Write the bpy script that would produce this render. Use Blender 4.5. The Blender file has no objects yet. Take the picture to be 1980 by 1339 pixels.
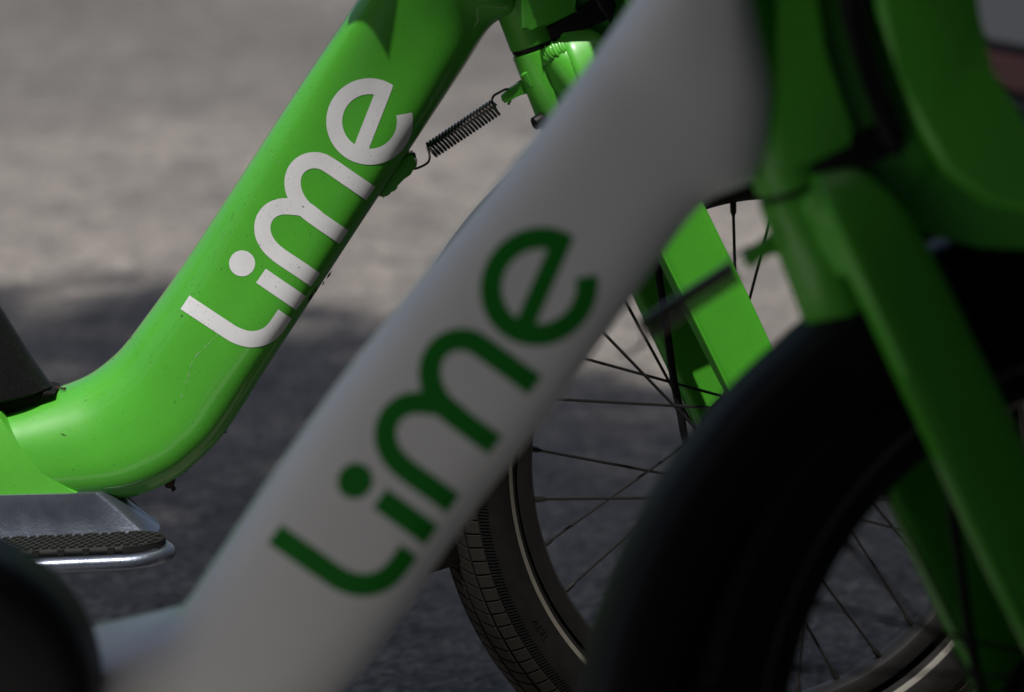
import bpy, bmesh, math, random
from mathutils import Vector, Matrix
from mathutils.bvhtree import BVHTree
R_ = math.radians
random.seed(7)
sc = bpy.context.scene
col = sc.collection

# ------------------------------------------------------------------ camera
CAM_H, CAM_D, PITCH, FPX = 1.13, 3.0, R_(12.57), 5940.0
CAM = Vector((0, -CAM_D, CAM_H))
cd = bpy.data.cameras.new("camera"); cam = bpy.data.objects.new("camera", cd); col.objects.link(cam)
cam.location = CAM; cam.rotation_euler = (math.pi/2 - PITCH, 0, 0)
cd.sensor_width = 36; cd.lens = FPX/1980*36
cd.clip_start = 0.05; cd.clip_end = 2000
cd.dof.use_dof = True; cd.dof.focus_distance = 3.02; cd.dof.aperture_fstop = 3.3
sc.camera = cam
FW = Vector((0, math.cos(PITCH), -math.sin(PITCH))); UPV = Vector((0, math.sin(PITCH), math.cos(PITCH))); RT = Vector((1, 0, 0))
def ray(px, py):
    return (FW + RT*((px-990)/FPX) - UPV*((py-669.5)/FPX)).normalized()
def U(px, py, Y=0.0):
    d = ray(px, py); return CAM + d*((Y-CAM.y)/d.y)

# ------------------------------------------------------------------ light
SUN = Vector((-0.12, -0.32, 0.94)).normalized()
w = bpy.data.worlds.new("World"); sc.world = w; w.use_nodes = True
nt = w.node_tree; nt.nodes.clear()
sky = nt.nodes.new("ShaderNodeTexSky"); sky.sky_type = 'NISHITA'; sky.sun_disc = False
sky.ozone_density = .3; sky.dust_density = 2.0; sky.sun_elevation = math.asin(SUN.z); sky.sun_rotation = math.atan2(SUN.x, SUN.y)
bg = nt.nodes.new("ShaderNodeBackground"); bg.inputs[1].default_value = 0.075
wo = nt.nodes.new("ShaderNodeOutputWorld")
nt.links.new(sky.outputs[0], bg.inputs[0]); nt.links.new(bg.outputs[0], wo.inputs[0])
sl = bpy.data.lights.new("sun", 'SUN'); sl.energy = 4.3; sl.angle = R_(0.53); sl.color = (1, 0.965, 0.91)
so = bpy.data.objects.new("sun", sl); col.objects.link(so)
so.rotation_euler = SUN.to_track_quat('Z', 'Y').to_euler(); so.location = (3, -3, 6)
sc.view_settings.view_transform = 'Standard'; sc.view_settings.look = 'None'
sc.view_settings.exposure = 0.0; sc.view_settings.gamma = 1

# ------------------------------------------------------------------ materials
def mat(name, base, rough=0.5, metal=0.0, coat=0.0, coat_rough=0.08, specks=0.0, speck_col=(.3,.28,.24), speck_scale=900,
        bump=0.0, bump_scale=400, mottle=0.0, mottle_scale=12, dark_specks=0.0, spec=0.5, rough_var=0.0):
    m = bpy.data.materials.new(name); m.use_nodes = True; t = m.node_tree; p = t.nodes["Principled BSDF"]
    p.inputs["Roughness"].default_value = rough; p.inputs["Metallic"].default_value = metal
    p.inputs["Coat Weight"].default_value = coat; p.inputs["Coat Roughness"].default_value = coat_rough
    p.inputs["Specular IOR Level"].default_value = spec
    tc = t.nodes.new("ShaderNodeTexCoord")
    rgb = t.nodes.new("ShaderNodeRGB"); rgb.outputs[0].default_value = (*base, 1); cur = rgb.outputs[0]
    def noise(scale, detail=2, rough_=0.5):
        n = t.nodes.new("ShaderNodeTexNoise"); n.inputs["Scale"].default_value = scale; n.inputs["Detail"].default_value = detail
        n.inputs["Roughness"].default_value = rough_
        t.links.new(tc.outputs["Object"], n.inputs["Vector"]); return n.outputs[0]
    def ramp(src, a, b):
        r = t.nodes.new("ShaderNodeMapRange"); r.inputs[1].default_value = a; r.inputs[2].default_value = b
        t.links.new(src, r.inputs[0]); return r.outputs[0]
    def mix(fac, c2, amount):
        nonlocal cur
        mu = t.nodes.new("ShaderNodeMath"); mu.operation = 'MULTIPLY'; mu.inputs[1].default_value = amount
        t.links.new(fac, mu.inputs[0])
        x = t.nodes.new("ShaderNodeMix"); x.data_type = 'RGBA'; x.inputs[7].default_value = (*c2, 1)
        t.links.new(mu.outputs[0], x.inputs[0]); t.links.new(cur, x.inputs[6]); cur = x.outputs[2]
    if mottle: mix(ramp(noise(mottle_scale, 6, .65), .42, .68), tuple(c*.45+.015 for c in base), mottle)
    if specks: mix(ramp(noise(speck_scale, 1), .70, .76), speck_col, specks)
    if dark_specks: mix(ramp(noise(speck_scale*.6+37, 1), .735, .77), (.02, .025, .015), dark_specks)
    t.links.new(cur, p.inputs["Base Color"])
    if rough_var:
        r = t.nodes.new("ShaderNodeMapRange"); r.inputs[3].default_value = max(0, rough-rough_var); r.inputs[4].default_value = min(1, rough+rough_var)
        t.links.new(noise(55, 5, .7), r.inputs[0]); t.links.new(r.outputs[0], p.inputs["Roughness"])
    if bump:
        b = t.nodes.new("ShaderNodeBump"); b.inputs["Strength"].default_value = 1; b.inputs["Distance"].default_value = bump
        t.links.new(noise(bump_scale, 3), b.inputs["Height"]); t.links.new(b.outputs[0], p.inputs["Normal"])
    return m
GREEN = (.078, .42, .028)
M = {
 'green': mat('green_paint', GREEN, .42, coat=.75, coat_rough=.09, specks=.35, speck_col=(.25,.4,.18), dark_specks=.8, mottle=.10, mottle_scale=30, rough_var=.08),
 'green_fork': mat('green_fork_paint', (.085, .45, .032), .40, coat=.28, coat_rough=.14, spec=.35, dark_specks=.8, mottle=.12, mottle_scale=40),
 'green_panel': mat('green_plastic', (.095, .46, .035), .45, coat=.1, coat_rough=.25, dark_specks=.7, specks=.3, speck_col=(.25,.4,.2), mottle=.10, mottle_scale=60),
 'white': mat('white_paint', (.82, .815, .815), .42, coat=.25, coat_rough=.25, mottle=.05),
 'letter_white': mat('white_lettering', (.76, .76, .78), .45, coat=.15, coat_rough=.3, dark_specks=.7, mottle=.12, mottle_scale=45),
 'letter_green': mat('green_lettering', (.006, .20, .010), .5, coat=.0, spec=.25),
 'black': mat('black_plastic', (.007, .007, .008), .5, specks=.5, speck_col=(.22,.24,.2), speck_scale=1100, spec=.2, mottle=.2, mottle_scale=40, bump=.0003, bump_scale=900),
 'black_gloss': mat('satin_black', (.005, .005, .006), .5, spec=.25),
 'rubber': mat('tyre_rubber', (.006, .0057, .0055), .7, specks=.25, speck_col=(.1,.09,.08), mottle=.3, mottle_scale=60, bump=.0002, bump_scale=1500, spec=.15),
 'tread': mat('dusty_tread_rubber', (.017, .0145, .0115), .75, specks=.3, speck_col=(.12,.1,.07), mottle=.3, mottle_scale=80, bump=.0004, bump_scale=1400, spec=.25),
 'shade_foliage': mat('shade_foliage', (.04, .09, .02), .7), 'concrete': mat('concrete', (.60, .58, .55), .85, mottle=.3, mottle_scale=8),
 'pad': mat('dusty_pad_rubber', (.020, .020, .020), .7, specks=.4, speck_col=(.14,.13,.11), mottle=.3, mottle_scale=60, spec=.2),
 'rim': mat('black_rim', (.009, .0085, .0085), .5, spec=.25, mottle=.3, mottle_scale=50),
 'stripe': mat('reflective_stripe', (.13, .12, .10), .6, mottle=.3, mottle_scale=120, specks=.4, speck_col=(.12,.1,.08)),
 'steel': mat('dark_steel', (.26, .24, .22), .25, metal=1, mottle=.5, mottle_scale=200),
 'spoke': mat('black_steel_spoke', (.035, .034, .033), .3, metal=.6),
 'alu': mat('worn_aluminium', (.22, .25, .32), .34, metal=.85, specks=.7, speck_col=(.62,.58,.5), speck_scale=1000, mottle=.35, mottle_scale=35, rough_var=.12, bump=.0002, bump_scale=500),
 'scratch': mat('pale_scratch', (.30, .50, .25), .6),
 'chip': mat('dark_chip', (.01, .014, .008), .8),
 'leaf': mat('dry_leaf', (.045, .020, .010), .8, mottle=.5, mottle_scale=300),
 'bin_grey': mat('grey_panel', (.10, .105, .12), .7), 'bin_red': mat('dull_red_panel', (.045, .012, .014), .7), 'bin_navy': mat('navy_panel', (.007, .009, .020), .65),
 'shade_caster': mat('brown_shade_caster', (.05, .048, .045), .8),
}
def ground_mat():
    m = bpy.data.materials.new('asphalt'); m.use_nodes = True; t = m.node_tree; p = t.nodes["Principled BSDF"]
    p.inputs["Roughness"].default_value = .85; p.inputs["Specular IOR Level"].default_value = .3
    tc = t.nodes.new("ShaderNodeTexCoord")
    def noise(scale, detail, rough=.5):
        n = t.nodes.new("ShaderNodeTexNoise"); n.inputs["Scale"].default_value = scale; n.inputs["Detail"].default_value = detail
        n.inputs["Roughness"].default_value = rough; t.links.new(tc.outputs["Object"], n.inputs["Vector"]); return n.outputs[0]
    def ramp(src, stops):
        r = t.nodes.new("ShaderNodeValToRGB"); e = r.color_ramp.elements
        while len(e) < len(stops): e.new(.5)
        for el, (pos, c) in zip(e, stops): el.position = pos; el.color = (*c, 1)
        t.links.new(src, r.inputs[0]); return r.outputs[0]
    def mixc(a, b, fac=1.0, mode='MULTIPLY'):
        x = t.nodes.new("ShaderNodeMix"); x.data_type = 'RGBA'; x.blend_type = mode; x.inputs[0].default_value = fac
        t.links.new(a, x.inputs[6]); t.links.new(b, x.inputs[7]); return x.outputs[2]
    big = ramp(noise(.9, 5, .6), [(.3, (.140, .129, .121)), (.5, (.194, .177, .163)), (.7, (.245, .220, .200))])
    mid = ramp(noise(9, 6, .75), [(.32, (.46, .46, .47)), (.5, (.95, .95, .95)), (.68, (1.45, 1.42, 1.36))])
    v = t.nodes.new("ShaderNodeTexVoronoi"); v.inputs["Scale"].default_value = 95; t.links.new(tc.outputs["Object"], v.inputs["Vector"])
    grit = ramp(v.outputs["Color"], [(.1, (.45, .45, .46)), (.5, (.9, .9, .9)), (.9, (1.7, 1.66, 1.6))])
    sx = t.nodes.new("ShaderNodeSeparateXYZ"); t.links.new(tc.outputs["Object"], sx.inputs[0])
    wob = t.nodes.new("ShaderNodeMath"); wob.operation = 'MULTIPLY_ADD'; wob.inputs[1].default_value = 2.2
    t.links.new(noise(.7, 4, .6), wob.inputs[0]); t.links.new(sx.outputs[1], wob.inputs[2])
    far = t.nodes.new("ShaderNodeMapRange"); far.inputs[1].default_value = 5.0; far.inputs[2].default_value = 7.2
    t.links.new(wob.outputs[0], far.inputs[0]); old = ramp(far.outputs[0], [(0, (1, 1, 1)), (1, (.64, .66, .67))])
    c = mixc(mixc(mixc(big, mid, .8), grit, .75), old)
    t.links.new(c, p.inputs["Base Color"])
    b = t.nodes.new("ShaderNodeBump"); b.inputs["Strength"].default_value = .8; b.inputs["Distance"].default_value = .004
    t.links.new(v.outputs["Distance"], b.inputs["Height"]); t.links.new(b.outputs[0], p.inputs["Normal"])
    return m
M['asphalt'] = ground_mat()

# ------------------------------------------------------------------ mesh helpers
def tag(o, label=None, cat=None, group=None, kind=None):
    if label: o['label'] = label
    if cat: o['category'] = cat
    if group: o['group'] = group
    if kind: o['kind'] = kind
    return o
def obj(name, bm, m, parent=None, smooth=40, origin=None):
    me = bpy.data.meshes.new(name)
    bmesh.ops.recalc_face_normals(bm, faces=bm.faces)
    if origin is not None: bmesh.ops.translate(bm, verts=bm.verts, vec=-Vector(origin))
    bm.to_mesh(me); bm.free()
    me.materials.append(m)
    if smooth:
        me.shade_smooth(); me.set_sharp_from_angle(angle=R_(smooth))
    o = bpy.data.objects.new(name, me); col.objects.link(o)
    if parent is not None:
        o.parent = parent
        base = Vector((0,0,0)) if parent.parent or parent.type != 'EMPTY' else -Vector(parent.location)
        o.location = base + (Vector(origin) if origin is not None else Vector((0,0,0)))
    elif origin is not None: o.location = origin
    return o
def grid(bm, rings, closed=True, cap=True):
    vs = [[bm.verts.new(p) for p in r] for r in rings]
    n = len(vs[0])
    for i in range(len(vs)-1):
        for j in range(n if closed else n-1):
            k = (j+1) % n
            bm.faces.new((vs[i][j], vs[i][k], vs[i+1][k], vs[i+1][j]))
    if cap and closed:
        bm.faces.new(vs[0]); bm.faces.new(vs[-1][::-1])
    return vs
def tube(bm, pts, r, n=10, cap=True):
    pts = [Vector(p) for p in pts]
    rr = r if isinstance(r, (list, tuple)) else [r]*len(pts)
    rings = []; prev = None
    for i, p in enumerate(pts):
        t = (pts[min(i+1, len(pts)-1)] - pts[max(i-1, 0)]).normalized()
        if prev is None:
            a = t.cross(Vector((0,1,0)));  a = a.normalized() if a.length > .05 else t.cross(Vector((1,0,0))).normalized()
        else: a = (prev - t*prev.dot(t)).normalized()
        prev = a; b = t.cross(a)
        rings.append([p + (a*math.cos(2*math.pi*j/n) + b*math.sin(2*math.pi*j/n))*rr[i] for j in range(n)])
    grid(bm, rings, True, cap)
def catmull(P, n):
    out = []; m = len(P)
    for i in range(m-1):
        p0, p1, p2, p3 = P[max(i-1,0)], P[i], P[i+1], P[min(i+2,m-1)]
        for k in range(n):
            t = k/n
            out.append([.5*((2*b)+(-a+c)*t+(2*a-5*b+4*c-d)*t*t+(-a+3*b-3*c+d)*t**3) for a,b,c,d in zip(p0,p1,p2,p3)])
    out.append(list(P[-1])); return out
def sgnpow(v, e): return math.copysign(abs(v)**e, v)
def loft(bm, st, Y, NS=72, steps=10):
    """stations (Tx,Ty,Bx,By, half thickness, exponent, draft): pixel edge pairs laid on the bike's own plane"""
    rings = []
    for s in catmull(st, steps):
        T, B = U(s[0], s[1], Y), U(s[2], s[3], Y)
        C = (T+B)/2; A = (T-B)/2; e = 2/s[5]
        r = []
        for j in range(NS):
            th = 2*math.pi*j/NS
            u = sgnpow(math.cos(th), e); v = sgnpow(math.sin(th), e)
            r.append(C + A*u + Vector((0, v*s[4] + s[6]*u*A.length, 0)))
        rings.append(r)
    grid(bm, rings)
def plate(bm, poly, y0, y1, bevel=.003, seg=3, smooth_n=0, closed=True):
    """pixel outline laid on a bike plane and given thickness y0..y1"""
    if smooth_n:
        P = poly + poly[:3]
        P = [poly[-1]] + P
        c = catmull(P, smooth_n); poly = c[smooth_n:smooth_n*(len(poly)+1)]
    ym = (y0+y1)/2
    pts = [U(x, y, ym) for x, y in poly]
    a = [bm.verts.new(Vector((p.x, y0, p.z))) for p in pts]; b = [bm.verts.new(Vector((p.x, y1, p.z))) for p in pts]
    f0 = bm.faces.new(a); f1 = bm.faces.new(b[::-1]); n = len(a)
    for i in range(n): bm.faces.new((a[i], b[i], b[(i+1)%n], a[(i+1)%n]))
    if bevel:
        ed = [e for e in bm.edges if e.is_valid and (f0 in e.link_faces or f1 in e.link_faces)]
        bmesh.ops.bevel(bm, geom=ed, offset=bevel, segments=seg, profile=.5, affect='EDGES', clamp_overlap=True)
def box(bm, c, ax, half):
    c = Vector(c); X, Y, Z = [Vector(a).normalized()*h for a, h in zip(ax, half)]
    v = [bm.verts.new(c + X*i + Y*j + Z*k) for i in (-1,1) for j in (-1,1) for k in (-1,1)]
    for f in ((0,1,3,2),(4,6,7,5),(0,4,5,1),(2,3,7,6),(0,2,6,4),(1,5,7,3)): bm.faces.new([v[i] for i in f])
def blob(bm, c, ax, half, seg=14):
    c = Vector(c); A = [Vector(a).normalized()*h for a, h in zip(ax, half)]
    r = bmesh.ops.create_uvsphere(bm, u_segments=seg, v_segments=max(6, seg//2+1), radius=1)
    for v in r['verts']: v.co = c + A[0]*v.co.x + A[1]*v.co.y + A[2]*v.co.z
def empty(name, loc):
    o = bpy.data.objects.new(name, None); o.location = loc; o.empty_display_size = .05; col.objects.link(o); return o

# ------------------------------------------------------------------ setting
bm = bmesh.new()
bmesh.ops.create_grid(bm, x_segments=2, y_segments=2, size=400)
g = obj('ground', bm, M['asphalt'], smooth=0); tag(g, 'rough grey asphalt ground, shaded near the bicycles and sunlit beyond', kind='structure')

# added panels above the frame, cut to shade the near bicycle and the asphalt
Hc = 3.4; SH = SUN*(Hc/SUN.z)
shade_rig = empty('added_shade_roof', (SH.x, SH.y, 0)); tag(shade_rig, 'added brown shade panels on posts, unseen above the bicycles', 'shade_rig')
def shade_caster(quad):
    bm = bmesh.new(); lo = [bm.verts.new((x+SH.x, y+SH.y, Hc)) for x, y in quad]; hi = [bm.verts.new((x+SH.x, y+SH.y, Hc+.06)) for x, y in quad]
    bm.faces.new(lo); bm.faces.new(hi[::-1])
    n = len(lo)
    for i in range(n): bm.faces.new((lo[i], hi[i], hi[(i+1)%n], lo[(i+1)%n]))
    obj('shade_panel', bm, M['shade_caster'], shade_rig, 0)
shade_caster([(-.46,-.30),(-.46,-.97),(-.20,-1.0),(-.20,-2.6),(3.5,-2.6),(3.5,-.30)])
shade_caster([(-3.5,.235),(3.5,.235),(3.5,.95),(-3.5,.95)])
for x, y in ((.05,-2.5),(3.4,-2.7),(-3.4,1.2),(3.4,1.2)):
    bm = bmesh.new(); tube(bm, [(x+SH.x, y+SH.y, 0), (x+SH.x, y+SH.y, Hc)], .05, 12); obj('shade_post', bm, M['shade_caster'], shade_rig)

# added unseen tree: its crown throws the soft-edged shade on the asphalt beyond the bicycles
HT = 13.0; ST2 = SUN*(HT/SUN.z)
tree = empty('tree', (ST2.x-5.2, ST2.y+1.0, 0)); tag(tree, 'added leafy tree, unseen, shaping the shade on the road', 'tree')
bm = bmesh.new(); tx_, ty_ = ST2.x-5.2, ST2.y+1.0
tube(bm, [(tx_, ty_, 0), (tx_+.1, ty_, 5), (tx_+.5, ty_+.1, 10), (tx_+1.6, ty_+.3, 12.6), (tx_+4, ty_+.7, 13.2), (tx_+8, ty_+.4, 13.3)], [.28,.22,.17,.13,.09,.03], 12)
obj('shade_trunk', bm, M['shade_caster'], tree)
bm = bmesh.new(); rl_ = random.Random(3)
for _ in range(14000):
    x = rl_.uniform(-3.6, 3.6); e = 2.36 - 1.05*(max(-.55, min(1.0, x))+.5)
    y = rl_.uniform(.75, e+.25) if rl_.random() < .93 else e + abs(rl_.gauss(0, .22))
    if y > e + rl_.gauss(-.08, .24): continue
    c = Vector((x+ST2.x, y+ST2.y, HT+0)) ; dz = rl_.uniform(-.7, .7); c += SUN*dz
    a = Vector((rl_.gauss(0,1), rl_.gauss(0,1), rl_.gauss(0,.4))).normalized(); b_ = a.cross(Vector((rl_.gauss(0,.4), rl_.gauss(0,.4), 1))).normalized()
    L, wd = rl_.uniform(.05,.09), rl_.uniform(.03,.05)
    bm.faces.new([bm.verts.new(c + v) for v in (-a*L, b_*wd - a*L*.1, a*L, -b_*wd - a*L*.1)])
o = obj('crown', bm, M['shade_foliage'], tree, 0); o['kind'] = 'stuff'
# pale concrete slab added out of frame to bounce light onto the near bicycle
bm = bmesh.new(); box(bm, (0, -5.97, .06), ((1,0,0),(0,1,0),(0,0,1)), (12, 5, .07)); o = obj('bounce_slab', bm, M['concrete'], None, 0); tag(o, 'pale concrete slab added on the near side, unseen, to bounce light', kind='structure')
# dark screens added behind and right of the camera to block sky light
blocker = empty('sky_blocker', (1.8, -4.2, 0)); tag(blocker, 'dark screens added behind the camera, unseen, to cut sky light', 'sky_blocker')
def blocker_wall(x0, y0, x1, y1, h, t=.3):
    d = Vector((x1-x0, y1-y0, 0)); L = d.length; d.normalize(); n = Vector((-d.y, d.x, 0))
    bm = bmesh.new(); box(bm, ((x0+x1)/2, (y0+y1)/2, h/2), (d, n, (0,0,1)), (L/2, t/2, h/2)); obj('blocker_wall', bm, M['shade_caster'], blocker, 0)
blocker_wall(-6, -4.2, 1.8, -4.2, 5.5); blocker_wall(1.8, -4.0, 1.8, 1.7, 9)
# ------------------------------------------------------------------ the far (green) bicycle
HUB = U(1478, 872, .026)
ST = R_(22)
HA = (U(1045, 82, 0) - U(991, -61, 0)).normalized()          # steering axis, downwards
_f0 = Vector((-HA.z, 0, HA.x))
NN = (-math.sin(ST)*_f0 + math.cos(ST)*Vector((0,1,0))).normalized()    # wheel axle, away from the camera
E2 = (Vector((0,0,1)) - NN*NN.z).normalized(); E1 = NN.cross(E2)*-1
if E1.x < 0: E1 = -E1
def W(r, th, lat=0):            # point in the steered wheel's own frame
    return HUB + (E1*math.cos(th) + E2*math.sin(th))*r + NN*lat
rear = empty('bicycle', (HUB.x-.55, 0, 0))
tag(rear, 'sharp green hire bicycle with white lettering on its down tube, behind the white one', 'bicycle')

# frame
RS = [(-260,850,-260,960,.046,2.8,.25),(-150,828,-150,962,.048,2.7,.28),(-50,803,-50,962,.050,2.6,.3),(50,777,60,960,.050,2.5,.32),(124,754,190,955,.050,2.5,.32),
 (170,733,272,944,.050,2.5,.32),(212,701,345,912,.050,2.55,.31),(240,671,398,870,.049,2.6,.29),(271,630,447,815,.048,2.7,.26),(322,560,525,693,.048,2.8,.27),
 (384,468,583,604,.047,3.1,.24),(480,320,681,455,.046,3.4,.10),(580,166,784,301,.045,3.6,-.02),(689,2,892,140,.045,3.8,-.22),(735,-70,951,52,.045,3.6,-.26),
 (775,-130,1000,15,.045,3.4,.0),(815,-200,1010,-80,.045,3.2,.0),(860,-280,1020,-190,.045,3,.0)]
bm = bmesh.new(); loft(bm, RS, 0.0, NS=112, steps=16); frame_r = obj('frame', bm, M['green'], rear)
def bvh_of(o, off):
    me = o.data
    return BVHTree.FromPolygons([v.co + off for v in me.vertices], [p.vertices for p in me.polygons])

# ---- lettering, drawn as strokes in the picture's letter coordinates and laid onto the tube's surface
LW = 30
def c2(x, y): return (300+x/1.9129, y/1.9129)
def arc(cx, cy, r, a0, a1, n=40):
    return [(cx+r*math.cos(R_(a0+(a1-a0)*i/n)), cy+r*math.sin(R_(a0+(a1-a0)*i/n))) for i in range(n+1)]
def sm(pts, n=8): return catmull([list(p) for p in pts], n)
letters = {
 'L': [(sm([(111,1119),(155,1148),(205,1181),(255,1214)],6)[:-1] + sm([(255,1214),(300,1241),(350,1255),(398,1248),(437,1222),(480,1162)], 10), 60)],
 'i': [(sm([(391.5,1020.5),(440,1054),(490,1088),(539,1121.5)],6), 63), ('disc', 322, 975, 48)],
 'm': [(sm([(592.5,1036),(545,1003),(500,973),(455,942),(420,908),(399,865),(400,820),(423,784),(460,766),(505,765),(552,774),(600,809)],7), 60),
       (sm([(697.5,877.5),(650,845),(605,814),(560,780),(528,742),(510,695),(512,650),(534,614),(572,595),(615,597),(655,619),(700,650),(750,684),(797,716)],7), 60)],
 'e': [(arc(793, 450, 130.5, -12.3, 303.5, 90), 59), ([(853,314),(833,366),(813,417),(793,468),(775,514),(763,546),(757,562)], 55)],
}
def stroke_mesh(bm, pts, wd, put, lift):
    n = len(pts); NA = 9; rows = []
    for i, p in enumerate(pts):
        q0 = pts[max(i-1,0)]; q1 = pts[min(i+1,n-1)]
        dx, dy = q1[0]-q0[0], q1[1]-q0[1]; l = math.hypot(dx, dy) or 1
        nx, ny = -dy/l, dx/l
        rows.append([put(p[0]+nx*wd*(k/(NA-1)-.5), p[1]+ny*wd*(k/(NA-1)-.5), lift) for k in range(NA)])
    vs = [[bm.verts.new(p) for p in r] for r in rows]
    for i in range(n-1):
        for k in range(NA-1): bm.faces.new((vs[i][k], vs[i][k+1], vs[i+1][k+1], vs[i+1][k]))
def lettering(frame, tree, to_px, m, loc):
    def put(x, y, lift):
        px, py = to_px(x, y); d = ray(px, py)
        hit, nrm, *_ = tree.ray_cast(CAM, d)
        if hit is None: hit = U(px, py, loc); nrm = Vector((0,-1,0))
        if nrm.dot(d) > 0: nrm = -nrm
        return hit + nrm*lift
    for ch, strokes in letters.items():
        bm = bmesh.new(); lift = .00030
        for s in strokes:
            if s[0] == 'disc':
                _, cx, cy, r = s; c = bm.verts.new(put(cx, cy, lift)); prev = None
                for rr in (.35, .7, 1.0):
                    ring = [bm.verts.new(put(cx+r*rr*math.cos(2*math.pi*k/40), cy+r*rr*math.sin(2*math.pi*k/40), lift)) for k in range(40)]
                    for k in range(40):
                        a, b = ring[k], ring[(k+1)%40]
                        if prev is None: bm.faces.new((c, a, b))
                        else: bm.faces.new((prev[k], a, b, prev[(k+1)%40]))
                    prev = ring
            else: stroke_mesh(bm, s[0], s[1], put, lift)
            lift += .00004
        obj('letter', bm, m, frame, 60)
    return put
tree_r = bvh_of(frame_r, Vector((0,0,0)))
put_r = lettering(frame_r, tree_r, c2, M['letter_white'], -.04)

# scratches, scuffs and chips lying on the tube's surface
def on_r(px, py, lift=.0004): return put_r((px-300)*1.9129, py*1.9129, lift)
def flecks(name, items, m):
    bm = bmesh.new()
    for (x, y, L, wd, ang) in items:
        a = R_(ang); dx, dy = math.cos(a)*L/2, -math.sin(a)*L/2; nx, ny = math.sin(a)*wd/2, math.cos(a)*wd/2
        try: bm.faces.new([bm.verts.new(on_r(*p)) for p in ((x-dx, y-dy), (x+nx, y+ny), (x+dx, y+dy), (x-nx*.6, y-ny*.6))])
        except ValueError: pass
    o = obj(name, bm, m, frame_r, 0); o['kind'] = 'stuff'
sp = sm([(421,648),(404,665),(388,680),(374,697),(366,722),(358,745),(350,768)], 8)
flecks('scratch', [(x+random.uniform(-2,2), y+random.uniform(-2,2), random.uniform(3,12), random.uniform(.7,1.6), random.uniform(45,80)) for x, y in sp for _ in range(1) if random.random() < .7], M['scratch'])
ch = [(352,611,5,3,20),(586,400,6,3,-30),(383,590,3,1.5,60),(428,520,4,2,90),(338,778,8,1.5,80),(600,575,22,7,58),(610,562,14,6,56),(636,532,20,6,58),(625,548,10,4,60),(600,452,4,2,70),(503,474,4,2,30),(578,517,4,2,0),
      (123,841,15,2.5,-20),(310,570,5,2,0),(385,565,3,2,0),(97,770,3,2,0),(166,774,4,1.5,40),(839,98,3,2,0),(688,415,3,2,0),(628,343,3,2,70),(142,908,3,2,0)]
for _ in range(270):
    t = random.random(); ch.append((random.uniform(120,640) , 0, random.uniform(1,2.6), random.uniform(.8,1.6), random.uniform(0,180)))
ch2 = []
for c in ch:
    if c[1] == 0:
        y = random.uniform(200, 930); x = 690 - (y)*.655 + random.uniform(20, 230)
        if y > 640: x = random.uniform(130, 470)
        if y > 640 and (x > 300 and y > 880 or y < 740 and x < 260): continue
        c = (x, y, c[2], c[3], c[4])
    ch2.append(c)
flecks('paint_chip', ch2, M['chip'])
# pale rubs along the upper edge and around the bend
flecks('scuff', [(690-(y)*.655 + random.uniform(12, 60), y, random.uniform(2,9), random.uniform(.5,1.2), random.uniform(20,80)) for y in [random.uniform(120, 620) for _ in range(46)]] +
       [(random.uniform(180,430), random.uniform(760,860), random.uniform(2,6), random.uniform(.5,1.1), random.uniform(0,180)) for _ in range(26)], M['scratch'])
# crack-like hairlines along the upper edge
flecks('hairline', [(x+random.uniform(-1,1), y, random.uniform(6,13), .7, 60+random.uniform(-25,25)) for x, y in sm([(452,412),(446,424)],2)] +
       [(540+random.uniform(-60,60), 250+random.uniform(-90,90), random.uniform(3,7), .7, random.uniform(0,180)) for _ in range(12)], M['chip'])

# dirt crumbs caught along the lower edges
bm = bmesh.new()
def crumbs(path, n, size, Y=-.02):
    for _ in range(n):
        k = random.randrange(len(path)-1); t = random.random()
        x = path[k][0]*(1-t)+path[k+1][0]*t; y = path[k][1]*(1-t)+path[k+1][1]*t
        p = U(x+random.uniform(-3,3), y+random.uniform(-2,3), Y+random.uniform(-.008,.008)); s = random.uniform(.3,1)*size
        r = bmesh.ops.create_icosphere(bm, subdivisions=1, radius=s)
        for v in r['verts']: v.co = Vector((v.co.x*random.uniform(.6,2.2), v.co.y, v.co.z*random.uniform(.4,1.2))) + p
crumbs([(225,955),(270,950),(320,933),(350,915),(392,878),(440,830)], 60, .0016)
crumbs([(92,752),(112,750),(128,752)], 30, .0012, .005)
crumbs([(193,718),(223,692),(230,684),(266,636)], 10, .0007, .012)
o = obj('dirt_crumbs', bm, M['leaf'], rear); o['kind'] = 'stuff'

# spring bracket under the tube, its cable bump
def rl(x, y): return (720+x/5.58, 160+y/5.58)
bm = bmesh.new(); plate(bm, [rl(*p) for p in ((60,1215),(120,1203),(150,1212),(190,1190),(225,1135),(262,1098),(285,1088),(350,1020),(400,960),(445,925),(482,885),(484,850),(455,808),(440,785),(430,745),(380,760),(200,960))], -.012, .012, .002)
obj('spring_bracket', bm, M['green_fork'], rear)
bm = bmesh.new(); tube(bm, [U(*rl(425,770), -.006), U(*rl(452,790), -.006), U(*rl(468,786), -.006)], .0022, 10); obj('bracket_pin', bm, M['black_gloss'], rear)

FE = []   # front-end parts, shared with the near bicycle
def fe(o): FE.append(o); return o
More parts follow.
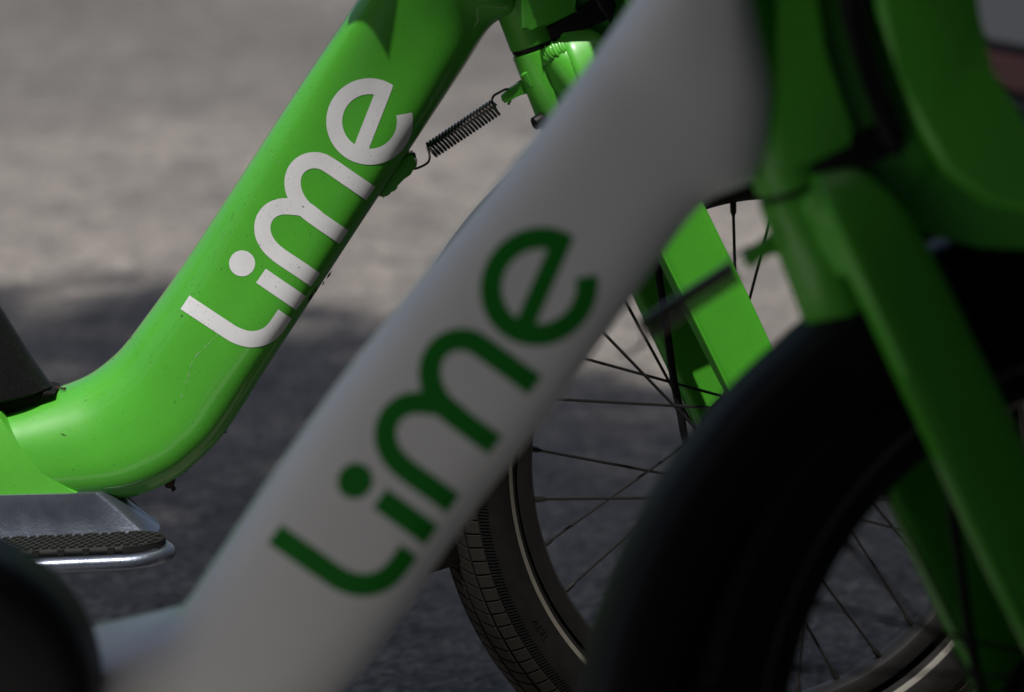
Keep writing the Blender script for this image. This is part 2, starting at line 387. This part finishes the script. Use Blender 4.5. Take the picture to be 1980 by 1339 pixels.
# coil spring
A0 = U(*rl(625,735), 0); A1 = U(*rl(1335,262), 0); ax = (A1-A0); Ln = ax.length; ax.normalize()
tilt = (ax*.93 + Vector((0,0,0))).normalized()
pa = ax.cross(Vector((0,1,0))).normalized(); pb = Vector((0,1,0))
pts = []; turns = 21.0; NT = int(turns*18)
shear = -.16
for i in range(NT+1):
    t = i/NT; a = 2*math.pi*turns*t + math.pi*.5
    pts.append(A0 + ax*(Ln*t + shear*.0078*math.cos(a)) + pa*.0078*math.cos(a) + pb*.0078*math.sin(a))
bm = bmesh.new(); tube(bm, pts, .00155, 8)
h1 = [U(*rl(*p), -.002) for p in ((590,690),(612,760),(618,810),(608,850),(575,882),(520,910),(470,928),(435,928),(420,915))]
tube(bm, catmull([list(p) for p in h1], 5), .0012, 8)
h2 = [U(*rl(*p), -.002) for p in ((1345,310),(1310,240),(1292,200),(1298,165),(1320,135),(1380,102),(1430,76),(1475,70))]
tube(bm, catmull([list(p) for p in h2], 5), .0012, 8)
fe(obj('coil_spring', bm, M['steel'], rear))

def r5(x, y): return (930+x/4.4625, y/4.4625)
# head tube
hb = U(1043, 83, 0)
SAX = NN; SFW = HA.cross(NN).normalized()
if SFW.x < 0: SFW = -SFW
def cyl(bm, p0, p1, r0, r1=None, n=40, cap=True, bev=0):
    r1 = r0 if r1 is None else r1
    if bev:
        d = (Vector(p1)-Vector(p0)).normalized()
        P = [Vector(p0), Vector(p0)+d*bev*.3, Vector(p0)+d*bev, Vector(p1)-d*bev, Vector(p1)-d*bev*.3, Vector(p1)]
        tube(bm, P, [r0-bev, r0-bev*.3, r0, r1, r1-bev*.3, r1-bev], n, cap)
    else: tube(bm, [p0, p1], [r0, r1], n, cap)
bm = bmesh.new(); cyl(bm, hb - HA*.40, hb - HA*.0015, .0300, .0295, bev=.0012); fe(obj('head_tube', bm, M['green_fork'], rear))
bm = bmesh.new(); cyl(bm, hb - HA*.0015, hb + HA*.002, .0285, .0285); fe(obj('headset_seal', bm, M['black_gloss'], rear))
# front cover of the head: faceted shell standing proud to the right
bm = bmesh.new(); plate(bm, [r5(*p) for p in ((350,-1100),(345,-100),(350,225),(420,200),(560,200),(828,68),(790,0),(640,-500),(560,-1100))], -.034, .034, .003)
fe(obj('head_cover', bm, M['green_fork'], rear))
bm = bmesh.new(); plate(bm, [r5(*p) for p in ((562,205),(600,325),(900,222),(1080,150),(1100,40),(1000,-60),(840,60))], -.030, .030, .002)
fe(obj('crown_bracket', bm, M['black'], rear))
bm = bmesh.new(); plate(bm, [(1108,-330),(1090,-250),(1096,-160),(1125,-71),(1155,10),(1180,40),(1190,5),(1160,-60),(1135,-130),(1118,-200),(1125,-330)], -.040, .02, .003)
fe(obj('cable_channel', bm, M['black_gloss'], rear))
bm = bmesh.new(); plate(bm, [(1140,-330),(1140,-179),(1172,-90),(1206,0),(1240,55),(1300,100),(1400,118),(1500,110),(1500,62),(1440,58),(1380,42),(1345,15),(1322,-25),(1302,-92),(1284,-165),(1270,-330)], -.045, .045, .010, 5)
fe(obj('front_rack', bm, M['green_fork'], rear))
bm = bmesh.new(); plate(bm, [(1040,-330),(1200,-330),(1210,-60),(1232,60),(1180,110),(1120,100),(1060,80)], -.018, .018, .004)
fe(obj('head_gusset', bm, M['green_fork'], rear))
bm = bmesh.new(); plate(bm, [(1150,20),(1500,20),(1500,185),(1400,170),(1300,150),(1190,150),(1150,90)], -.015, .03, .008)
fe(obj('rack_stay', bm, M['green_fork'], rear))
# fork crown
def sweep_box(bm, pts, wdir, tdir, hw, ht, e=4, n=32):
    rings = []
    for i, p in enumerate(pts):
        a = hw[i]; b = ht[i]; r = []
        for j in range(n):
            th = 2*math.pi*j/n
            r.append(Vector(p) + wdir*a*sgnpow(math.cos(th), 2/e) + tdir*b*sgnpow(math.sin(th), 2/e))
        rings.append(r)
    grid(bm, rings)
c0 = U(1078, 78, 0); c1 = U(1138, 185, 0); 
bm = bmesh.new()
sweep_box(bm, [c0, c0+(c1-c0)*.02, c0+(c1-c0)*.25, c0+(c1-c0)*.6, c1, c1+(c1-c0)*.08], SFW, NN, [.0285,.0298,.0315,.034,.033,.024], [.036,.038,.047,.055,.057,.050], 3.2, 48)
fork_crown = fe(obj('fork_crown', bm, M['green_fork'], rear))
# steerer tube below the head, with the little plug
bm = bmesh.new(); cyl(bm, hb + HA*.003, hb + HA*.100, .0300, .0290, 48, bev=.003)
fe(obj('steerer_tube', bm, M['green_fork'], rear))
bm = bmesh.new(); p = U(1038, 230, 0); cyl(bm, p + Vector((.006,-.019,.002)), p + Vector((-.003,-.024,-.0015)), .0075, .0065, 20, bev=.001); fe(obj('rubber_plug', bm, M['black_gloss'], rear))
# weld bead: overlapping fish-scale puddles
treec = bvh_of(fork_crown, Vector((0,0,0)))
def weld(path, n, size, name, tr):
    bm = bmesh.new(); P = sm([r5(*p) for p in path], 8)
    for i in range(n):
        k = i/(n-1)*(len(P)-1.001); a = int(k); f = k-a
        x = P[a][0]*(1-f)+P[a+1][0]*f; y = P[a][1]*(1-f)+P[a+1][1]*f
        d = ray(x, y); hit, nr, *_ = tr.ray_cast(CAM, d)
        if hit is None: hit = U(x, y, -.04); nr = Vector((0,-1,0))
        if nr.dot(d) > 0: nr = -nr
        tx = (U(P[a+1][0], P[a+1][1]) - U(P[a][0], P[a][1])).normalized(); tx = (tx - nr*tx.dot(nr)).normalized(); b = nr.cross(tx)
        blob(bm, hit - nr*.0001, ((tx+nr*.30), b, nr), (size*.40, size*random.uniform(.85,1.1), size*.22*random.uniform(.8,1.2)), 14)
    return obj(name, bm, M['green_fork'], rear)
fe(weld([(960,395),(930,345),(880,325),(820,345),(760,370),(690,400),(620,435),(565,480),(530,540),(510,620),(520,700),(560,780)], 30, .0085, 'weld_bead', treec))
# lug for the spring, welded on
bm = bmesh.new(); plate(bm, [r5(*p) for p in ((172,828),(180,860),(205,885),(245,868),(300,835),(345,800),(430,800),(480,740),(430,640),(360,700),(300,728),(240,765))], -.007, .007, .0015)
tube(bm, [U(*r5(262,850), -.004), U(*r5(235,905), -.004)], .0013, 8)
fe(obj('spring_lug', bm, M['green_fork'], rear))
bm = bmesh.new()
for i in range(7):
    t = i/6; blob(bm, U(*r5(400+55*t, 630+95*t), -.018), ((.5,0,-.8),(.8,0,.5),(0,1,0)), (.0026, .0080-.001*t, .004), 12)
fe(obj('lug_weld', bm, M['green_fork'], rear))

# fork blades
for sgn in (-1, 1):
    top = U(1122, 130, 0); bot = HUB + NN*sgn*.062
    d = (HUB-top); wd = d.cross(NN).normalized()
    fr = [-.10,-.06,0,.06,.15,.3,.6,.9,.97,1.06,1.09]; off = [.012,.028,.042,.0495,.0525,.0545,.0575,.0615,.062,.062,.062]
    hw = [.012,.020,.026,.029,.0305,.0315,.0325,.0295,.027,.022,.012]; th = [.012,.014,.014,.013,.0125,.0125,.0115,.011,.010,.009,.005]
    c = catmull([[f, o_, h_, t_] for f, o_, h_, t_ in zip(fr, off, hw, th)], 4)
    bm = bmesh.new(); sweep_box(bm, [top+d*q[0]+NN*sgn*q[1] for q in c], wd, NN, [q[2] for q in c], [q[3] for q in c], 5, 40)
    fe(obj('fork_blade', bm, M['green_fork'], rear))
    bm = bmesh.new(); side = -1 if (wd.x > 0) else 1
    tube(bm, [top + d*f + wd*side*.0305 + NN*sgn*(o_+.0095) for f, o_ in ((.25,.0535),(.5,.0565),(.75,.0595),(.93,.0615))], .0014, 8)
    fe(obj('blade_seam', bm, M['green_fork'], rear))
# brake cable down the fork to the hub
bm = bmesh.new(); cp = [U(1262,430,.03), U(1278,560,.02), U(1290,640,.01), U(1302,730,-.0), U(1316,800,-.005), U(1326,850,-.005), U(1350,900,-.0)]
tube(bm, catmull([list(p) for p in cp], 6), .0040, 12); fe(obj('brake_cable', bm, M['black_gloss'], rear))
# hub
bm = bmesh.new(); cyl(bm, HUB - NN*.030, HUB + NN*.030, .056, .056, 56, bev=.004); cyl(bm, HUB - NN*.075, HUB + NN*.075, .010, .010, 20, bev=.002)
for s in (-1, 1): cyl(bm, HUB + NN*s*.026, HUB + NN*s*.030, .064, .064, 56, bev=.0012)
fe(obj('hub', bm, M['black_gloss'], rear))

# tyre
RC, RT_ = .312, .040
def T(th, ph, dr=0.0): return W(RC + (RT_+dr)*math.cos(ph), th, -(RT_+dr)*math.sin(ph))
bm = bmesh.new(); NTH = 220; rings = []
for i in range(NTH):
    th = 2*math.pi*i/NTH
    rings.append([T(th, R_(a)) for a in list(range(-146, 147, 8))])
vs = [[bm.verts.new(p) for p in r] for r in rings]
for i in range(NTH):
    a, b = vs[i], vs[(i+1)%NTH]
    for j in range(len(a)-1): bm.faces.new((a[j], a[j+1], b[j+1], b[j]))
tyre = fe(obj('tyre', bm, M['rubber'], rear, 60))
# reflective stripe on both walls
for s in (1, -1):
    bm = bmesh.new(); vs = []
    for i in range(NTH):
        th = 2*math.pi*i/NTH
        vs.append([bm.verts.new(T(th, s*R_(a), .0004)) for a in (123, 126, 129, 132)])
    for i in range(NTH):
        a, b = vs[i], vs[(i+1)%NTH]
        for j in range(3): bm.faces.new((a[j], a[j+1], b[j+1], b[j]))
    obj('reflective_stripe', bm, M['stripe'], tyre, 60)
# serrated ribs
bm = bmesh.new()
for i in range(620):
    th = 2*math.pi*i/620; tang = (E2*math.cos(th) - E1*math.sin(th))
    p = T(th, R_(76), .0002); up = (T(th, R_(80)) - T(th, R_(72))).normalized(); nr = tang.cross(up)
    box(bm, p, (tang, up + tang*.25, nr), (.0008, .0050, .0007))
o = obj('sidewall_ribs', bm, M['rubber'], tyre, 0); o['kind'] = 'stuff'
# tread blocks: shared bevelled block meshes
def block_mesh(name, hx, hy, hz, skew):
    bm = bmesh.new()
    nx, ny = 4, 4
    def pt(u, v, top):
        k = .90 if top else 1.0
        x = u*hx*k + v*hy*skew*k; y = v*hy*k
        # curved across so that it hugs the tyre
        return Vector((x, y, (hz if top else -hz*.6) - (y*y)/(2*RT_)))
    top = [[bm.verts.new(pt(-1+2*i/(nx-1), -1+2*j/(ny-1), True)) for j in range(ny)] for i in range(nx)]
    for i in range(nx-1):
        for j in range(ny-1): bm.faces.new((top[i][j], top[i+1][j], top[i+1][j+1], top[i][j+1]))
    per = [top[i][0] for i in range(nx)] + [top[nx-1][j] for j in range(1, ny)] + [top[i][ny-1] for i in range(nx-2, -1, -1)] + [top[0][j] for j in range(ny-2, 0, -1)]
    uv = [(-1+2*i/(nx-1), -1) for i in range(nx)] + [(1, -1+2*j/(ny-1)) for j in range(1, ny)] + [(-1+2*i/(nx-1), 1) for i in range(nx-2, -1, -1)] + [(-1, -1+2*j/(ny-1)) for j in range(ny-2, 0, -1)]
    lo = [bm.verts.new(pt(u, v, False)) for u, v in uv]; n = len(per)
    for i in range(n): bm.faces.new((per[i], lo[i], lo[(i+1)%n], per[(i+1)%n]))
    bmesh.ops.recalc_face_normals(bm, faces=bm.faces)
    me = bpy.data.meshes.new(name); bm.to_mesh(me); bm.free(); me.materials.append(M['tread'])
    me.shade_smooth(); me.set_sharp_from_angle(angle=R_(35)); return me
bsh = {s: block_mesh('tread_block', .0064, .0074, .0014, s*.18) for s in (1, -1)}
bmid = {s: block_mesh('tread_block', .0066, .0072, .0012, s*.75) for s in (1, -1)}
NB = 150
rest = bmesh.new()
def frame_at(th, ph):
    p = T(th, ph); tang = (E2*math.cos(th) - E1*math.sin(th)); nr = (T(th, ph, .01) - p).normalized(); b = nr.cross(tang)
    m = Matrix((tang, b, nr)).transposed().to_4x4(); m.translation = p; return m
for i in range(NB):
    for ri, ph in enumerate((58, 34.5, 11.5, -11.5, -34.5, -58)):
        s = 1 if ph > 0 else -1
        th = 2*math.pi*(i + (.5 if ri in (1, 4) else 0) + (.25 if ri in (2, 3) else 0))/NB
        me = (bsh if abs(ph) > 50 else bmid)[s]
        mw = frame_at(th, R_(ph))
        dg = math.degrees(th)
        if 183 < dg < 243 and ph > -20:
            o = bpy.data.objects.new('tread_block', me); col.objects.link(o); o.parent = tyre; o.matrix_basis = mw
        else:
            tmp = bmesh.new(); tmp.from_mesh(me); tmp.transform(mw)
            m2 = bpy.data.meshes.new('tmp'); tmp.to_mesh(m2); tmp.free(); rest.from_mesh(m2); bpy.data.meshes.remove(m2)
o = obj('tread', rest, M['tread'], tyre, 35); o['kind'] = 'stuff'
# moulded marks on the sidewall
def mark(txt, th_deg, ph, size, m, flip=False, lift=.0003):
    cu = bpy.data.curves.new('t', 'FONT'); cu.body = txt; cu.size = size; cu.extrude = .00025; cu.align_x = 'CENTER'; cu.align_y = 'CENTER'
    to = bpy.data.objects.new('t', cu); col.objects.link(to); dg = bpy.context.evaluated_depsgraph_get()
    me = bpy.data.meshes.new_from_object(to.evaluated_get(dg)); bpy.data.objects.remove(to)
    mx = frame_at(R_(th_deg), R_(ph))
    tang, b, nr = mx.col[0].xyz, mx.col[1].xyz, mx.col[2].xyz
    out = (W(1, R_(th_deg)) - W(0, 0)).normalized()
    up = (out - nr*out.dot(nr)).normalized()*(-1 if flip else 1); rt = up.cross(nr)
    mm = Matrix((rt, up, nr)).transposed().to_4x4(); mm.translation = mx.translation + nr*lift
    bm = bmesh.new(); bm.from_mesh(me); bm.transform(mm); bpy.data.meshes.remove(me)
    obj('moulded_marking', bm, m, tyre, 0)
mark("TRTV", 209, 100, .010, M['rubber'])
mark("C", 313.5, 100, .022, M['stripe'])
# rim
bm = bmesh.new(); prof = [(.2755,.0165),(.2755,.0150),(.2690,.0150),(.2690,.0170),(.2735,.0170)]
prof = [(.276,-.0175),(.276,-.0150),(.266,-.0135),(.262,-.0110),(.262,.0110),(.266,.0135),(.276,.0150),(.276,.0175),(.266,.0180),(.2595,.0150),(.2560,.0090),(.2555,0),(.2560,-.0090),(.2595,-.0150),(.266,-.0180)]
vs = []
for i in range(180):
    th = 2*math.pi*i/180; vs.append([bm.verts.new(W(r, th, l)) for r, l in prof])
for i in range(180):
    a, b = vs[i], vs[(i+1)%180]; n = len(a)
    for j in range(n): bm.faces.new((a[j], a[(j+1)%n], b[(j+1)%n], b[j]))
fe(obj('rim', bm, M['rim'], rear, 30))
# spokes with nipples
for k in range(32):
    th = R_(11.25*k + 5.6); below = ((k-15)//2) % 2 == 0
    s = 1 if below else -1; side = 1 if k % 2 else -1
    d, rr, rf = .043, .257, .060
    foot = th + s*math.acos(d/rr); hang = foot - s*math.acos(d/rf)
    P0 = W(rr, th, side*.003); P1 = W(rf, hang, side*.029)
    bm = bmesh.new(); tube(bm, [P0, P0.lerp(P1, .5), P1], .00155, 8)
    spk = fe(obj('spoke', bm, M['spoke'], rear))
    bm = bmesh.new(); q = (P1-P0).normalized()
    tube(bm, [P0 - q*.002, P0+q*.001, P0+q*.011, P0+q*.0125, P0+q*.015], [.0034,.0034,.0031,.0026,.0017], 8)
    obj('nipple', bm, M['spoke'], spk)
# mudguard
bm = bmesh.new(); FR = .392; vs = []
for i in range(121):
    th = R_(28 + (193-28)*i/120)
    taper = 1 if i < 112 else 1 - ((i-112)/8)**2*.5
    sec = []
    dg_ = math.degrees(th); FR = .391 + .020*max(0, min(1, (dg_-128)/42)) - .012*max(0, (dg_-175)/18)
    for a in range(-9, 10):
        l = a/9*.042*taper; sec.append((FR - .046*abs(a/9)**5 - .002*(a/9)**2, l))
    sec2 = [(r-.0025, l*.96) for r, l in reversed(sec)]
    vs.append([bm.verts.new(W(r, th, l)) for r, l in sec+sec2])
n = len(vs[0])
for i in range(120):
    for j in range(n): bm.faces.new((vs[i][j], vs[i][(j+1)%n], vs[i+1][(j+1)%n], vs[i+1][j]))
bm.faces.new(vs[0]); bm.faces.new(vs[-1][::-1])
fe(obj('mudguard', bm, M['black_gloss'], rear, 50))
bm = bmesh.new(); tube(bm, [W(.385, R_(190), -.035), W(.2, R_(191), -.055), HUB - NN*.066], .002, 8)
bm.free()

# left end: side panel, crank housing, pedal, seat tube
bm = bmesh.new(); plate(bm, [(-300,806),(-60,800),(0,799),(14,815),(32,840),(52,868),(78,893),(106,914),(140,932),(176,947),(187,954),(187,958),(180,960),(0,972),(-300,990)], -.0585, .0, .0025, 3)
for v in bm.verts:
    if v.co.y < -.03: v.co.y += .22*(v.co.z - U(0, 930, 0).z)
obj('side_panel', bm, M['green_panel'], rear)
bm = bmesh.new()
# skirt: flares outwards toward its foot
rings = []
for f, (xl, xr, y) in zip((0,.1,.35,.65,.88,1), ((-320,180,966),(-320,193,972),(-320,219,988),(-320,247,1010),(-320,269,1029),(-320,279,1036))):
    yn = -.062 - .012*f**1.6; yf = -.03
    zl = U(0, 966+(1046-966)*f, yn).z; X0 = U(xl, y, yn).x; X1 = U(xr, y, yn).x; dz = .006
    r = []
    for t in range(12): r.append(Vector((X0+(X1-X0)*t/11, yn, zl + dz*t/11*(1-f*.3))))
    for t in range(1, 8): a = math.pi/2*t/7; r.append(Vector((X1+.012*math.sin(a), yn+.03*(1-math.cos(a)), zl+dz*(1-f*.3))))
    r.append(Vector((X1+.010, yf, zl+dz))); r.append(Vector((X0, yf, zl)))
    rings.append(r)
grid(bm, rings); obj('crank_housing', bm, M['alu'], rear, 40)
bm = bmesh.new(); plate(bm, [(150,950),(215,956),(238,975),(262,1005),(283,1030),(150,1030)], -.052, .030, .006); obj('housing_back', bm, M['rubber'], rear)
# pedal: long rounded platform with rubber pad and tubular metal edge
ped_c = U(335, 1056, -.125); tl = R_(2.6)
PX = Vector((math.cos(tl), 0, math.sin(tl))); PY = Vector((0,1,0)); PZ = PX.cross(PY)
def ped(x, y, z): return ped_c + PX*x + PY*y + PZ*z        # x: 0 at the outer end, negative to the left
def outline(hw, xe, n=16):
    pts = [(-.36, -hw)]
    for i in range(13): pts.append((-.36+(.36+xe-hw*1.35)*(i+1)/13, -hw))
    for i in range(1, n): a = math.pi*i/n; pts.append((xe-hw*1.35+hw*1.35*math.sin(a), -hw*math.cos(a)))
    for i in range(13): pts.append((xe-hw*1.35-(.36+xe-hw*1.35)*i/13, hw))
    pts.append((-.36, hw)); return pts
bm = bmesh.new(); tube(bm, [ped(x, y, -.006) for x, y in outline(.031, -.006)], .0078, 14)
pedal = obj('pedal', bm, M['alu'], rear)
bm = bmesh.new(); rings = []
for hw, xe, z in ((.024,-.014,.001),(.026,-.010,.003),(.0265,-.009,.0060),(.025,-.011,.0080),(.020,-.017,.0088)):
    rings.append([ped(x, y, z) for x, y in outline(hw, xe)])
grid(bm, rings); obj('rubber_pad', bm, M['pad'], pedal, 50)
bm = bmesh.new(); tmpc = 0
for i in range(40):
    for j in range(7):
        x = -.016 - i*.0088 - (.0044 if j % 2 else 0); y = -.020 + j*.0066
        lim = math.sqrt(max(0, 1-((max(0, x+.042))/.030)**2))*.0215
        if abs(y) > lim: continue
        box(bm, ped(x, y, .0094), (PX+PY*.15, PY, PZ), (.0026, .0022, .0013))
for (x, y), (x2, y2) in zip(outline(.0265,-.009,26), outline(.0265,-.009,26)[1:]):
    L = math.hypot(x2-x, y2-y); k = max(1, round(L/.0165))
    for q in range(k):
        f = (q+.5)/k; xx = x+(x2-x)*f; yy = y+(y2-y)*f; tx = PX*(x2-x)+PY*(y2-y)
        if xx < -.36 or L < 1e-6: continue
        box(bm, ped(xx, yy, .0062), (tx, PZ, tx.cross(PZ)), (.0032, .0030, .0018))
o = obj('rubber_stud', bm, M['pad'], pedal, 0); o['kind'] = 'stuff'
# seat tube shroud
bm = bmesh.new(); a0 = U(-10, 778, 0); a1 = U(-330, 290, 0)
sd = (a1-a0).normalized(); swd = sd.cross(Vector((0,1,0))).normalized()
rings = []
for f, T_, B_ in ((0,(97,750),(-150,800)),(.01,(99,746),(-150,795)),(.2,(62,693),(-180,745)),(.5,(-2,592),(-240,650)),(1,(-120,390),(-350,450)),(1.6,(-260,150),(-500,200))):
    Tp, Bp = U(*T_, 0), U(*B_, 0); C = (Tp+Bp)/2; A = (Tp-Bp)/2; b = .027 if f > 0 else .025
    rings.append([C + A*(sgnpow(math.cos(q*math.pi/24), .75))*(1 if f > 0 else .98) + Vector((0, b*sgnpow(math.sin(q*math.pi/24), .75), 0)) for q in range(48)])
grid(bm, rings); obj('seat_tube_shroud', bm, M['black'], rear, 40)

bm = bmesh.new(); 
box(bm, (.078, 0, .985), ((1,0,0),(0,1,0),(0,0,1)), (.088, .082, .11)); bmesh.ops.bevel(bm, geom=list(bm.edges), offset=.02, segments=3, affect='EDGES')
obj('head_shade_box', bm, M['green_panel'], rear)  # added box, unseen above the frame, to shade the head
bm = bmesh.new(); plate(bm, [(-200,768),(0,768),(97,747),(112,752),(104,759),(70,774),(22,787),(2,799),(-200,830)], -.015, .03, .002)
obj('gap_shade_fill', bm, M['rubber'], rear)  # black plate standing in for the dark shaded gap under the shroud
# made-up box above the frame, shaped to cast the wedge on the down tube
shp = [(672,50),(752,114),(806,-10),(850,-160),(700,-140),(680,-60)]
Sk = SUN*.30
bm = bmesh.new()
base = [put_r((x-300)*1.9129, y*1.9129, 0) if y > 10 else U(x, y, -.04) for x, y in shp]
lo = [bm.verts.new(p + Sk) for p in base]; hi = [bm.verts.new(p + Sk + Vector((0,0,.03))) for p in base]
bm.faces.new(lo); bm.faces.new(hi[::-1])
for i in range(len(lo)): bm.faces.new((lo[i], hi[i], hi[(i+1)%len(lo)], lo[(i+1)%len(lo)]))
obj('wedge_shade_box', bm, M['black'], rear, 30)
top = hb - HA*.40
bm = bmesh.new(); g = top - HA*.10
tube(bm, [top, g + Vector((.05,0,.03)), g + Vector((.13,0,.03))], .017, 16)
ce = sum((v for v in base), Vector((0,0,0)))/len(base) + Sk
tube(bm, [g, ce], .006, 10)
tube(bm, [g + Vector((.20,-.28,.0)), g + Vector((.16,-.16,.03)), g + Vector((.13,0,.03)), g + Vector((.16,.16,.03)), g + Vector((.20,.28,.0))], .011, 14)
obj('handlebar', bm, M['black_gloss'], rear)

# ------------------------------------------------------------------ the near (white) bicycle
OFF = Vector((.176, -.834, 0))
near = empty('bicycle', rear.location + OFF)
tag(near, 'blurred white hire bicycle with green lettering and green fork, nearest the camera', 'bicycle')
YF = OFF.y
for o in FE:
    if o.name.startswith('rubber_plug'): continue
    c = o.copy(); col.objects.link(c); c.parent = near
    if o.name.startswith(('fork_blade', 'blade_seam')): c.location.x -= .011
    for k in list(o.children):
        q = k.copy(); col.objects.link(q); q.parent = c
FS = [(-260,1450,-200,1640,.048,2.7,.28),(-60,1375,40,1610,.050,2.6,.3),(100,1312,200,1580,.050,2.5,.3),(190,1268,320,1555,.050,2.5,.20),(268,1233,445,1508,.050,2.6,.14),
 (342,1190,560,1425,.050,2.8,.08),(412,1092,690,1295,.048,3.0,.05),(500,960,790,1162,.046,3.3,.03),(640,762,925,968,.044,3.4,.03),(810,545,1070,780,.043,3.6,.04),
 (985,330,1220,570,.043,3.6,.06),(1095,185,1350,395,.043,3.5,.04),(1160,95,1462,333,.044,3.2,.02),(1215,15,1500,190,.046,3,.0),(1270,-70,1470,45,.046,3,.0),(1340,-170,1440,-90,.046,3,.0)]
bm = bmesh.new(); loft(bm, FS, YF, NS=112, steps=14); frame_f = obj('frame', bm, M['white'], near)
# letter coordinates -> the near bicycle's lettering (least-squares affine from matching letter points)
src = [(111,1119),(480,1162),(322,975),(391.5,1020.5),(539,1121.5),(592.5,1036),(697.5,877.5),(797,716),(925,421),(633,445),(790,290),(800,610),(880,322),(345,1287)]
dst = [(536,1036),(790.6,1068),(683,930),(736,962),(833,1032.5),(873.7,972.5),(950,857),(1034,746),(1147,543),(927,547),(1038,436),(1046.5,670),(1110,463),(693,1158)]
def lsq(k):
    S = [[0.0]*4 for _ in range(3)]
    for (x, y), d in zip(src, dst):
        r = (x, y, 1.0)
        for i in range(3):
            for j in range(3): S[i][j] += r[i]*r[j]
            S[i][3] += r[i]*d[k]
    for i in range(3):
        p = S[i][i]
        S[i] = [v/p for v in S[i]]
        for j in range(3):
            if j != i: f = S[j][i]; S[j] = [a-f*b for a, b in zip(S[j], S[i])]
    return [S[i][3] for i in range(3)]
ax_, ay_ = lsq(0), lsq(1)
def toF(x, y): return (ax_[0]*x+ax_[1]*y+ax_[2], ay_[0]*x+ay_[1]*y+ay_[2])
lettering(frame_f, bvh_of(frame_f, Vector((0,0,0))), toF, M['letter_green'], YF-.04)
# round crank cover and far pedal of the near bicycle
cc = U(-108, 1342, YF-.07); bm = bmesh.new(); Rr = .108; rings = []
for r, y in ((.99,.05),(1,.02),(1,.004),(.985,-.006),(.93,-.014),(.8,-.019),(.5,-.022),(.1,-.024)):
    rings.append([cc + Vector((Rr*r*math.cos(2*math.pi*k/56), y, Rr*r*math.sin(2*math.pi*k/56))) for k in range(56)])
grid(bm, rings); obj('crank_cover', bm, M['black'], near, 40)
bm = bmesh.new(); plate(bm, [(168,1236),(180,1228),(330,1196),(420,1180),(420,1205),(330,1222),(188,1256),(172,1250)], YF+.075, YF+.135, .004)
obj('pedal', bm, M['white'], near)

# ------------------------------------------------------------------ bin behind, top right
bx = U(1935, 100, 2.0)
binr = empty('litter_bin', (bx.x+.15, 2.15, 0)); tag(binr, 'grey litter bin with dull red band and navy base behind the green fork', 'bin')
rz = Matrix.Rotation(R_(28), 3, 'Z')
def binpart(name, z0, z1, hw, m, grooves=False):
    bm = bmesh.new(); o_ = Vector((bx.x+.21, 2.20, 0))
    a = [bm.verts.new(rz @ Vector((x*hw, y*hw, 0)) + o_ + Vector((0,0,z0))) for x, y in ((-1,-1),(1,-1),(1,1),(-1,1))]
    r = bmesh.ops.extrude_face_region(bm, geom=[bm.faces.new(a)])
    for v in r['geom']:
        if isinstance(v, bmesh.types.BMVert): v.co.z = z1
    bmesh.ops.bevel(bm, geom=list(bm.edges), offset=.012, segments=3, affect='EDGES')
    obj(name, bm, m, binr)
binpart('body', .508, 1.05, .250, M['bin_grey']); binpart('band', .432, .506, .252, M['bin_red'])
binpart('base', .02, .300, .245, M['bin_navy'])
for k in range(4): binpart('rib', .302+k*.033, .302+k*.033+.029, .249, M['bin_navy'])

# ------------------------------------------------------------------ dry leaf hanging below the tube
leaf = bmesh.new()
lp = [(318,936),(330,930),(340,926),(337,938),(341,945),(333,952),(331,945),(325,944),(320,941)]
plate(leaf, lp, -.014, -.0125, 0)
for v in leaf.verts: v.co.y += random.uniform(-.004, .004)
o = obj('dried_leaf', leaf, M['leaf'], None, 0, origin=U(330, 940, -.013)); tag(o, 'small crumpled brown leaf hanging under the bend of the green tube', 'leaf')
